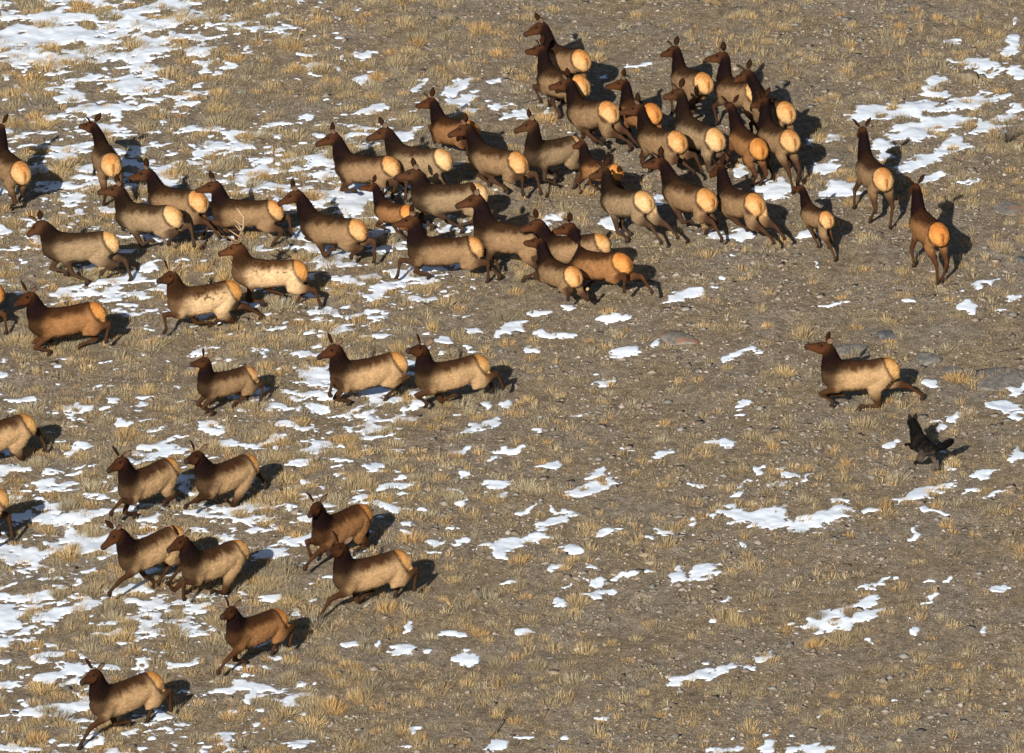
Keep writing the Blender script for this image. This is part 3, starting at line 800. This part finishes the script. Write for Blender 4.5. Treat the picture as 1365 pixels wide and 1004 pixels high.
def coat(b, co, q, tone, rs):
    W, U = b.weights(co); b.wu = (W, U); fl, do, ne, he, le, rp, rw = [np.array(c) for c in TONES[tone]]
    r = q['ixf'](co); x, y, z = r[:, 0], r[:, 1], r[:, 2]
    n1 = fbm(x * 9 + 3 * rs, z * 9 + y * 6, rs + 1, 3) - 0.5
    n2 = fbm(x * 26 + rs, z * 40 + y * 22, rs + 2, 2) - 0.5
    jit = 0.14 * n1 + 0.11 * n2
    # torso: dark back, paler flank, dark belly; dark from the shoulder forward
    col = lerp(np.tile(do, (len(x), 1)), fl, smooth01(0.24, 0.10, (z - 0.985 + jit * 0.65 - 0.03 * smooth01(0.3, -0.3, x))))
    col = lerp(col, fl * 1.0, np.zeros(len(x)))
    bel = smooth01(0.84, 0.73, z + jit * 0.5 - 0.08 * smooth01(-0.2, -0.6, x))
    col = lerp(col, do * 0.75, bel * 0.9)
    col = lerp(col, (ne * 0.93 + fl * 0.07), smooth01(0.27, 0.50, x + jit) * 0.95)
    leg = le; t = U.get('leg', 0)
    legc = lerp(np.tile(fl * 0.92, (len(x), 1)), leg, smooth01(0.06, 0.27, U['leg'] + jit * 0.3))
    legc = lerp(legc, leg * 0.75, smooth01(0.8, 1.0, U['leg']))
    hlc = lerp(np.tile(fl * 1.0, (len(x), 1)), leg, smooth01(0.12, 0.40, U['hleg'] + jit * 0.4))
    hlc = lerp(hlc, leg * 0.75, smooth01(0.8, 1.0, U['hleg']))
    nc = lerp(np.tile((ne + fl * 0.02), (len(x), 1)), ne, smooth01(0.25, 0.6, U['neck'] + jit))
    nc = lerp(nc, he, smooth01(0.85, 1.0, U['neck']))
    hup = (co - q['P']) @ unit(np.cross(q['N'] - q['P'], np.cross(UZ, q['N'] - q['P'])))
    hc = lerp(np.tile(he * 0.75, (len(x), 1)), he * 1.3, smooth01(0.03, -0.06, hup))
    hc = lerp(hc, np.array([.03, .02, .016]), smooth01(0.72, 0.88, U['head']))
    out = col * W['torso'][:, None] + legc * W['leg'][:, None] + hlc * W['hleg'][:, None] + nc * W['neck'][:, None] + hc * W['head'][:, None] + np.array([.02, .016, .014]) * W['hoof'][:, None]
    # rump patch: a teardrop round the tail, edged dark
    zz = np.clip((1.31 - z) / 0.52, 0, 1.3)
    edge = -0.53 - 0.30 * zz ** 1.4 + 0.03 * (y / 0.25) ** 2
    inside = smooth01(0.018, -0.018, x - edge + jit * 0.28) * smooth01(0.76, 0.82, z + jit * 0.2) * smooth01(0.29, 0.25, np.abs(y) + 0.19 * zz ** 2.0)
    inside = inside * (1 - smooth01(0.42, 0.62, W['hleg'] * smooth01(0.10, 0.25, U['hleg'])))
    tip = smooth01(0.10, 0.05, np.abs(y) + 0.22 * np.maximum(0, 0.88 - z)) * smooth01(0.69, 0.75, z + jit * 0.2) * smooth01(-0.64, -0.70, x)
    inside = np.maximum(inside, tip)
    rim = smooth01(0.085, 0.02, x - edge) * smooth01(0.85, 0.95, z) * smooth01(-0.45, -0.5, x)
    out = lerp(out, do * 0.8, rim * 0.85 * (1 - inside))
    pc = lerp(np.tile(rp, (len(x), 1)), rw, np.clip(smooth01(0.11, 0.0, np.abs(y)) * 1.0 * smooth01(0.92, 1.05, z) + smooth01(1.10, 1.27, z) * 0.7 + n1 * 1.6 + n2 * 0.8, 0, 1))
    pc = pc * (1 - 0.45 * (np.abs(y) < 0.018) * smooth01(1.06, 0.98, z))[:, None]
    out = lerp(out, pc, inside)
    if tone == 'bull':
        sp_ = smooth01(0.70, 0.76, vnoise(x * 17 + 7.7 * np.round(y * 9), z * 23 + 3.1 * np.round(y * 9), rs + 9)) * smooth01(0.98, 1.12, z) * W['torso'] * (1 - inside)
        out = lerp(out, do * 0.5, sp_ * 0.8)
    return np.clip(out * (1 + 0.34 * n1 + 0.28 * n2)[:, None] * (1 - 0.45 * W['neck'] * smooth01(0.98, 0.8, U['neck']))[:, None], 0.004, 1)

def fur(co, quads, cols, keep, rs, n, L, wd, mane):
    """short locks lying backwards over the skin"""
    r = np.random.default_rng(rs + 900)
    qc = co[quads].mean(1); qk = keep[quads].mean(1)
    nrm = np.cross(co[quads[:, 2]] - co[quads[:, 0]], co[quads[:, 3]] - co[quads[:, 1]]); nrm /= np.linalg.norm(nrm, axis=1)[:, None] + 1e-9
    ok = np.nonzero(qk > 0.6)[0]; k = r.choice(ok, n)
    c = qc[k] + r.normal(0, 0.008, (n, 3)); nn = nrm[k]; qm = mane[quads].mean(1)[k]
    d = np.array([-1.0, 0, -0.55]) + r.normal(0, 0.25, (n, 3)) + np.outer(qm, np.array([0.5, 0, -0.6]))
    d = d - nn * (d * nn).sum(1)[:, None]; d /= np.linalg.norm(d, axis=1)[:, None] + 1e-9
    ln = L * r.uniform(0.6, 1.3, n) * (1 + 0.7 * qm); up = r.uniform(0.05, 0.26, n)
    sdv = np.cross(nn, d) * (wd * r.uniform(0.6, 1.2, n))[:, None] / 2
    b0 = c - nn * 0.006
    tip = b0 + d * (ln * np.cos(up))[:, None] + nn * (ln * np.sin(up) + 0.008)[:, None]
    v = np.stack([b0 - sdv, b0 + sdv, tip], 1).reshape(-1, 3)
    cc = cols[quads[k, 0]] * r.uniform(0.6, 1.32, n)[:, None]
    return v, np.arange(3 * n).reshape(-1, 3), np.repeat(np.clip(cc, 0.003, 1), 3, 0)

def finish(name, co, quads, cols, q, material, label, cat, group=None):
    rot = q['psi']
    me = mesh_np(name, co * q['s'], quads, 4, material, cols, smooth=True)
    return add(name, me, label=label, cat=cat, group=group, loc=tuple(q['T']), rz=rot)

def eye_cols(co, cols, P, hd, l, uh, e=0.13, w=0.075):
    for sd in (-1, 1):
        c = P + hd * e + l * sd * w + uh * 0.02
        k = np.linalg.norm(co - c, axis=1) < 0.028
        cols[k] = (0.006, 0.005, 0.004)

def make_elk(i, rec):
    Wp, Rp, E, N, fr, hi, s0, tone, label, opt = rec
    q = pose(ELK, Wp, Rp, E, N, fr, hi, s0, seed=i, **{k: v for k, v in opt.items() if k in ('hw', 'pref', 'phase')})
    b, hd, l, uh = skeleton(ELK, q)
    tl = [np.array(p) for p in ((-.74, 0, 1.19), (-.80, 0, 1.135), (-.828, 0, 1.07), (-.835, 0, 1.0))]
    co, qd = b.fuse(0.024, 2)
    cols = coat(b, co, q, tone, i)
    # ruffled winter coat
    fz = fbm(co[:, 0] * 30 + i, co[:, 2] * 30 + co[:, 1] * 30, i, 2) - 0.5
    ctr = q['xf'](np.array([0, 0, 1.0])); dirn = co - ctr; dirn[:, 0] *= 0.3
    co = co + dirn / (np.linalg.norm(dirn, axis=1)[:, None] + 1e-6) * (fz * 0.014)[:, None]
    Wt, Ut = b.wu
    fk = np.clip(Wt['torso'] + Wt['neck'] * (Ut['neck'] < 0.9) + Wt['hleg'] * (Ut['hleg'] < 0.14) + Wt['leg'] * (Ut['leg'] < 0.10), 0, 1)
    fv, ff, fc = fur(co, qd, cols, fk, i, 4000, 0.034, 0.012, Wt['neck'])
    eye_cols(co, cols, q['P'], hd, l, uh)
    parts = [(co, qd)]; cc = [cols]
    dk = np.array(TONES[tone][3]) * 0.45
    rs = np.random.default_rng(i + 500)
    for sd in (-1, 1):
        ve, fe, ce = ear(q['P'], hd, l, uh, sd, 0.225, 0.066, back=0.12 + rs.uniform(-.2, .35), spread=0.62, up=0.80)
        parts.append((ve, fe)); cc.append(lerp(np.tile(dk, (len(ve), 1)), np.array([.20, .13, .085]), ce))
    tb = Body(); xs = q['xf']
    tb.loft([(xs(p), LAT, FW, r_, r_ * .7, r_ * .7) for p, r_ in zip(tl, (.036, .036, .030, .012))], 'tail', 8)
    tv_, tf_ = tb.parts[0]; tf4 = np.concatenate([tf_, tf_[:, 2:3]], 1)
    co2, f2 = join(parts); cols2 = np.vstack(cc)
    me = bpy.data.meshes.new('elk')
    allv = np.vstack([co2, tv_]) * q['s']
    faces = [tuple(f) for f in f2.tolist()] + [tuple((np.array(f) + len(co2)).tolist()) for f in tf_.tolist()]
    me.from_pydata(allv.tolist(), [], faces)
    me.polygons.foreach_set('use_smooth', np.ones(len(me.polygons), bool)); me.update()
    set_tint(me, np.vstack([cols2, np.tile(np.array(TONES[tone][6]) * 0.6, (len(tv_), 1))]))
    me.materials.append(M['coat'])
    o = add('elk', me, label=label, cat='elk', group='elk herd running across the hillside', loc=tuple(q['T']), rz=q['psi'])
    add('winter_coat', mesh_np('winter_coat', fv * q['s'], ff, 3, M['fur'], fc), parent=o)
    if 'antler' in opt:
        for sd in (-1, 1):
            base = q['P'] + l * sd * 0.05 + uh * 0.06 - hd * 0.0
            tubes = []
            if opt['antler'] == 'spike':
                pts = [base, base + uh * .10 + l * sd * .05 - hd * .03, base + uh * .22 + l * sd * .11 - hd * .07, base + uh * .33 + l * sd * .13 - hd * .10]
                tubes.append(tube(pts, [.026, .022, .017, .006], 7))
            else:
                beam = [base, base + uh * .06 + l * sd * .09 - hd * .07, base + uh * .17 + l * sd * .26 - hd * .19, base + uh * .34 + l * sd * .36 - hd * .26, base + uh * .52 + l * sd * .33 - hd * .22]
                tubes.append(tube(beam, [.032, .028, .025, .021, .007], 7))
                for j, (t, vec) in enumerate(((0.4, hd * .20 + uh * .10 + l * sd * .03), (1.2, hd * .18 + uh * .14), (2.2, hd * .15 + uh * .14 + l * sd * .04), (3.0, hd * .08 + uh * .16 + l * sd * .08))):
                    k0 = int(t); p0 = beam[k0] * (1 - (t - k0)) + beam[min(k0 + 1, 4)] * (t - k0)
                    tubes.append(tube([p0, p0 + vec * .5 + uh * .0, p0 + vec + uh * .05], [.020, .016, .006], 6))
            v, f = join(tubes); v = v * q['s']
            tip = np.clip((v[:, 2] - v[:, 2].min()) / 0.45, 0, 1)
            add('antler', mesh_np('antler', v, f, 3, M['antler'], lerp(np.tile(np.array([.17, .095, .045]), (len(v), 1)), np.array([.38, .28, .17]), tip), smooth=True), parent=o)
    return q

# photo points of each elk: withers, rump centre, poll, nose, front hooves (near, far), hind hooves (near, far), size, coat, label, options
HERD = [
 ((4,200),(33,231),(1,169),(-8,176),[(12,262)],[(38,278),(48,268)],1,'cow','brown elk fleeing at the left edge, full pale rump showing, head out of the picture',{}),
 ((136,190),(152,221),(124,167),(106,166),[(138,238)],[],1,'cow','elk in the upper left seen from behind, head turned left above the snow',{}),
 ((174,270),(238,288),(158,251),(127,255),[(206,324)],[(226,328),(260,330)],1,'grey','side-on elk below the upper-left elk seen from behind, one hind leg trailing',{'pref':158}),
 ((216,248),(271,268),(197,229),(170,237),[],[(294,320)],1,'cow','elk mostly hidden behind two side-on elk, only a sliver of rump showing',{}),
 ((306,266),(373,279),(286,245),(258,254),[(298,314)],[(364,328),(390,315)],1,'cow','dark-necked elk directly behind the branched-antler bull',{'pref':172}),
 ((422,285),(484,306),(394,257),(369,271),[(447,335),(428,330)],[(469,346)],1,'cow','dark-maned elk right of the branched-antler bull, head overlapping the rump ahead',{'pref':160}),
 ((80,310),(154,321),(55,299),(35,312),[(116,376),(88,368)],[(136,368),(174,376)],1,'grey','grey-brown elk trotting on the snow at left, four legs in view',{'pref':178}),
 ((62,411),(136,414),(39,393),(19,405),[(66,471),(70,458)],[(143,458)],1,'warm','reddish-brown elk with orange rump close to the left edge, front legs drawn in',{'pref':180}),
 ((-64,374),(0,388),(-88,352),(-112,362),[],[(8,441)],1,'warm','elk cut off by the left edge, only orange rump and one hind leg showing',{'pref':172}),
 ((248,383),(316,385),(228,366),(210,373),[(220,445),(280,435)],[(288,433),(348,422)],1,'bull','pale young bull with two short spike antlers and a speckled back',{'antler':'spike'}),
 ((336,344),(405,360),(318,330),(290,337),[(350,408),(392,404)],[(427,413)],1.02,'bull','pale bull elk with branched antlers at the head of its band',{'pref':180,'antler':'rack'}),
 ((466,206),(528,221),(445,181),(418,192),[(475,258)],[(524,266),(540,268)],1,'cow','elk with open mouth leading the middle band, neck stretched over snow',{'pref':158}),
 ((536,194),(598,212),(513,173),(486,185),[],[],1,'grey','elk with pale cream rump just behind the open-mouthed leader',{'pref':158}),
 ((590,156),(632,173),(575,134),(554,140),[(580,192)],[(624,208)],.95,'warm','dark-headed reddish elk at the top of the middle band',{}),
 ((644,192),(697,217),(621,169),(596,179),[(688,266)],[(698,262),(722,261)],1,'cow','long-necked elk in the middle band with round orange rump turned to the camera',{}),
 ((512,268),(548,283),(498,247),(478,250),[(514,308),(538,318)],[],.75,'warm','small calf squeezed between larger elk in the middle band',{}),
 ((572,246),(647,256),(554,229),(524,235),[(617,312)],[],1,'grey','side-on elk directly right of the small squeezed calf',{'pref':176}),
 ((568,316),(640,328),(550,291),(522,299),[(529,372),(572,370)],[(650,373),(666,360)],1,'cow','dark-necked elk at the bottom of the middle band, foreleg reaching far forward',{'pref':176}),
 ((658,294),(733,318),(635,263),(604,274),[],[],1,'cow','elk with raised pointed head, its rump hidden behind the next elk',{'pref':165}),
 ((738,315),(809,323),(716,296),(692,306),[],[],1,'cow','elk sandwiched in the middle of the trio, only head and pale rump showing',{'pref':168}),
 ((778,334),(836,350),(760,301),(735,308),[],[(833,391),(870,393)],1,'warm','black-maned elk with bright orange rump at the rear of the lower trio',{'pref':152}),
 ((732,344),(769,369),(719,321),(698,322),[(722,364)],[(758,402),(784,388)],.88,'cow','smaller elk in front of the black-maned one, seen from behind',{}),
 ((738,59),(780,80),(722,33),(697,45),[],[],1,'cow','topmost elk of the whole herd, leading the upper band',{}),
 ((734,90),(779,114),(721,64),(700,67),[(722,138),(746,158)],[],1,'cow','dark-necked elk right below the topmost elk, heads nearly touching',{}),
 ((772,132),(817,148),(757,109),(731,115),[(804,196),(806,190)],[(860,206),(850,198)],1.03,'cow','large elk in full stride with hind legs stretched far back, upper band',{'pref':145}),
 ((840,132),(874,150),(832,109),(805,115),[],[],.95,'warm','shaded elk almost hidden behind the large striding elk',{}),
 ((866,168),(908,188),(852,142),(825,149),[],[(926,234),(936,232)],1,'cow','elk whose nose touches the rump of the large striding elk',{}),
 ((910,88),(942,111),(900,65),(880,72),[],[(952,158),(966,140)],.97,'cow','elk running alone along the top, right of the leading group',{}),
 ((918,154),(959,188),(906,122),(883,128),[],[(964,218)],1,'grey','grey-backed elk in the upper band with a dark notch atop its rump',{}),
 ((971,102),(1012,124),(965,73),(939,78),[],[],1,'cow','elk with head held high at the top right of the upper band',{}),
 ((1018,126),(1052,150),(995,94),(978,106),[],[],1,'cow','rearmost elk of the upper band, dark neck turned away, casting shadow right',{}),
 ((1026,164),(1057,187),(1018,134),(1001,139),[(1060,236)],[(1084,255),(1093,243)],1,'cow','long-legged elk below the rearmost one, hind legs stretched on snow',{}),
 ((988,168),(1015,200),(974,141),(967,137),[(998,218)],[(1027,246)],.93,'warm','rusty-backed elk seen from behind with plain orange rump, ears spread',{}),
 ((787,212),(826,229),(776,190),(761,195),[],[],.72,'warm','calf with half-shaded orange rump in the centre of the herd',{}),
 ((722,187),(770,192),(709,163),(684,174),[(742,248),(751,256)],[(766,258),(768,246)],.97,'grey','grey elk ahead of the half-shaded calf, legs gathered under it',{'pref':162}),
 ((818,250),(864,268),(806,227),(785,234),[(836,320),(840,318)],[(882,327),(910,324)],1,'grey','grey elk at the herd centre behind the calf, hind leg kicked out',{}),
 ((902,238),(948,267),(880,214),(855,219),[(924,300)],[(962,324)],1.03,'cow','broad speckled-back elk with its head raised level, centre right',{}),
 ((972,249),(1011,272),(960,222),(946,232),[(1017,326)],[(1047,338),(1052,326)],1,'cow','elk right of the broad speckled one, head hidden in shadow, hind legs extended',{}),
 ((1080,272),(1105,293),(1068,250),(1056,250),[(1102,334)],[(1129,346),(1126,328)],.72,'cow','small calf running away with a bright cream rump, right of the main herd',{}),
 ((1158,207),(1180,241),(1150,173),(1144,178),[(1134,279)],[(1160,298),(1176,308)],1,'cow','elk seen from behind on the edge of the right-hand snow field',{}),
 ((1230,280),(1254,314),(1221,249),(1213,251),[(1218,358)],[(1250,378),(1253,376)],1,'warm','rightmost elk seen from behind with a long shadow at its right',{}),
 ((1120,481),(1196,490),(1102,461),(1073,459),[(1109,542),(1126,530)],[(1146,542),(1230,536)],1,'tan','lone elk running left just ahead of the black wolf',{}),
 ((284,497),(338,498),(273,480),(254,484),[(283,553),(276,552)],[(348,535)],.85,'cow','small dark elk on its own below the spike bull',{}),
 ((464,482),(538,480),(446,463),(423,475),[(442,530),(465,539)],[(526,522)],1,'tan','left one of two elk running nose to tail in the middle',{}),
 ((578,484),(647,484),(562,464),(543,465),[(568,544),(610,530)],[(672,520)],1,'tan','right one of two elk running nose to tail in the middle',{}),
 ((180,628),(232,620),(162,613),(143,626),[(149,688),(180,692)],[(220,674)],1,'tan','blunt-faced elk at left, upper left one of the lower-left foursome',{}),
 ((284,620),(338,616),(262,606),(247,613),[(232,686),(279,668)],[(302,670),(354,648)],1,'tan','elk with foreleg reaching over snow, upper right one of the lower-left foursome',{}),
 ((180,722),(240,710),(156,709),(134,730),[(144,798),(205,785)],[(228,778)],1,'tan','red-headed elk, lower left one of the lower-left foursome',{}),
 ((266,736),(324,730),(242,719),(223,732),[(247,801),(224,779)],[(283,792),(300,788)],1,'tan','elk with a broad shadow behind, lower right one of the lower-left foursome',{}),
 ((438,688),(488,682),(422,674),(412,685),[(404,764),(416,744)],[],1,'warm','elk facing the camera with a black neck, above another running elk',{}),
 ((470,746),(542,746),(454,729),(437,735),[(426,824),(498,792)],[(554,788)],1.05,'tan','elk stretched in full gallop in front of the black-necked one, foreleg far out',{}),
 ((324,824),(376,823),(308,813),(295,821),[(291,901),(326,888)],[(388,862)],.95,'warm','second lowest elk, red-brown with a black neck, running toward the camera',{}),
 ((144,914),(210,906),(126,897),(108,908),[(106,994),(172,967)],[(229,949)],1.02,'tan','lowest elk of the whole herd, near the bottom left corner',{}),
 ((-28,566),(42,563),(-48,552),(-66,560),[],[(17,607),(60,602)],1,'tan','pale elk hindquarters cut by the left edge at mid height',{}),
 ((-68,668),(5,660),(-88,654),(-106,662),[],[],1,'tan','sliver of pale elk rump at the left edge below the cut-off hindquarters',{}),
]
for i, rec in enumerate(HERD):
    make_elk(i, rec)

# ------------------------------------------------------------------ wolf
def make_wolf():
    q = pose(WOLF, (1226, 577), (1241, 601), (1217, 563), None, [(1204, 584), (1222, 592)], [(1219, 621), (1247, 630)], 1.10, hw=0.64, pref=115)
    b, hd, l, uh = skeleton(WOLF, q, wolf=True)
    xs = q['xf']; rz = q['psi']
    inv = np.array([[math.cos(-rz), -math.sin(-rz), 0], [math.sin(-rz), math.cos(-rz), 0], [0, 0, 1]])
    root = xs(np.array([-0.47, 0, 0.68])); tip = (inv @ (near_on_ray(1270, 586, q['T'] + np.array([0.5, -0.1, 0.6])) - q['T'])) / q['s']
    tip = root + unit(tip - root) * 0.56
    tp = [root + (tip - root) * t + UZ * -0.05 * math.sin(t * 3.1) for t in (0, .2, .45, .7, .9, 1.0)]
    tg = unit(tip - root); tl_ = unit(np.cross(UZ, tg)); tu_ = np.cross(tg, tl_)
    b.loft([(p, tl_, tu_, r, r, r) for p, r in zip(tp, (.03, .05, .07, .072, .05, .015))], 'tail', 12)
    co, qd = b.fuse(0.0145, 3)
    W, U = b.weights(co); r = q['ixf'](co)
    n1 = fbm(co[:, 0] * 14, co[:, 2] * 14 + co[:, 1] * 14, 3, 3) - 0.5
    cols = np.tile(np.array([.005, .0045, .0042]), (len(co), 1))
    gr = smooth01(0.66, 0.52, r[:, 2] + n1 * 0.2) * smooth01(0.0, -0.22, r[:, 0]) + 0.55 * smooth01(0.60, 0.48, r[:, 2]) * smooth01(-.3, 0.1, r[:, 0]) * 0.4
    cols = lerp(cols, np.array([.095, .075, .060]), np.clip(gr * 0.8 + n1 * 0.5, 0, 0.9) * (W['torso'] + W['hleg']))
    fz = n1 * 0.03
    ctr = xs(np.array([0, 0, .6])); dn = co - ctr; dn[:, 0] *= .3
    co = co + dn / (np.linalg.norm(dn, axis=1)[:, None] + 1e-6) * fz[:, None]
    parts = [(co, qd)]; cc = [cols]
    for sd in (-1, 1):
        ve, fe, ce = ear(q['P'], hd, l, uh, sd, 0.125, 0.042, back=0.05, spread=0.22, up=1.0, fwd=1.0, out=0.3)
        parts.append((ve, fe)); cc.append(np.tile(np.array([.012, .01, .009]), (len(ve), 1)))
    v, f = join(parts)
    fv, ff, fc = fur(co, qd, cols, np.clip(W['torso'] + W['neck'] + W['tail'] + W['head'] * 0.3, 0, 1), 77, 3600, 0.036, 0.011, W['neck'] * 0.5)
    ow = finish('wolf', v, f, np.vstack(cc), q, M['wolf'], 'black wolf with greyish hindquarters chasing the lone elk', 'wolf')
    add('shaggy_coat', mesh_np('shaggy_coat', fv * q['s'], ff, 3, M['fur'], fc), parent=ow)
make_wolf()
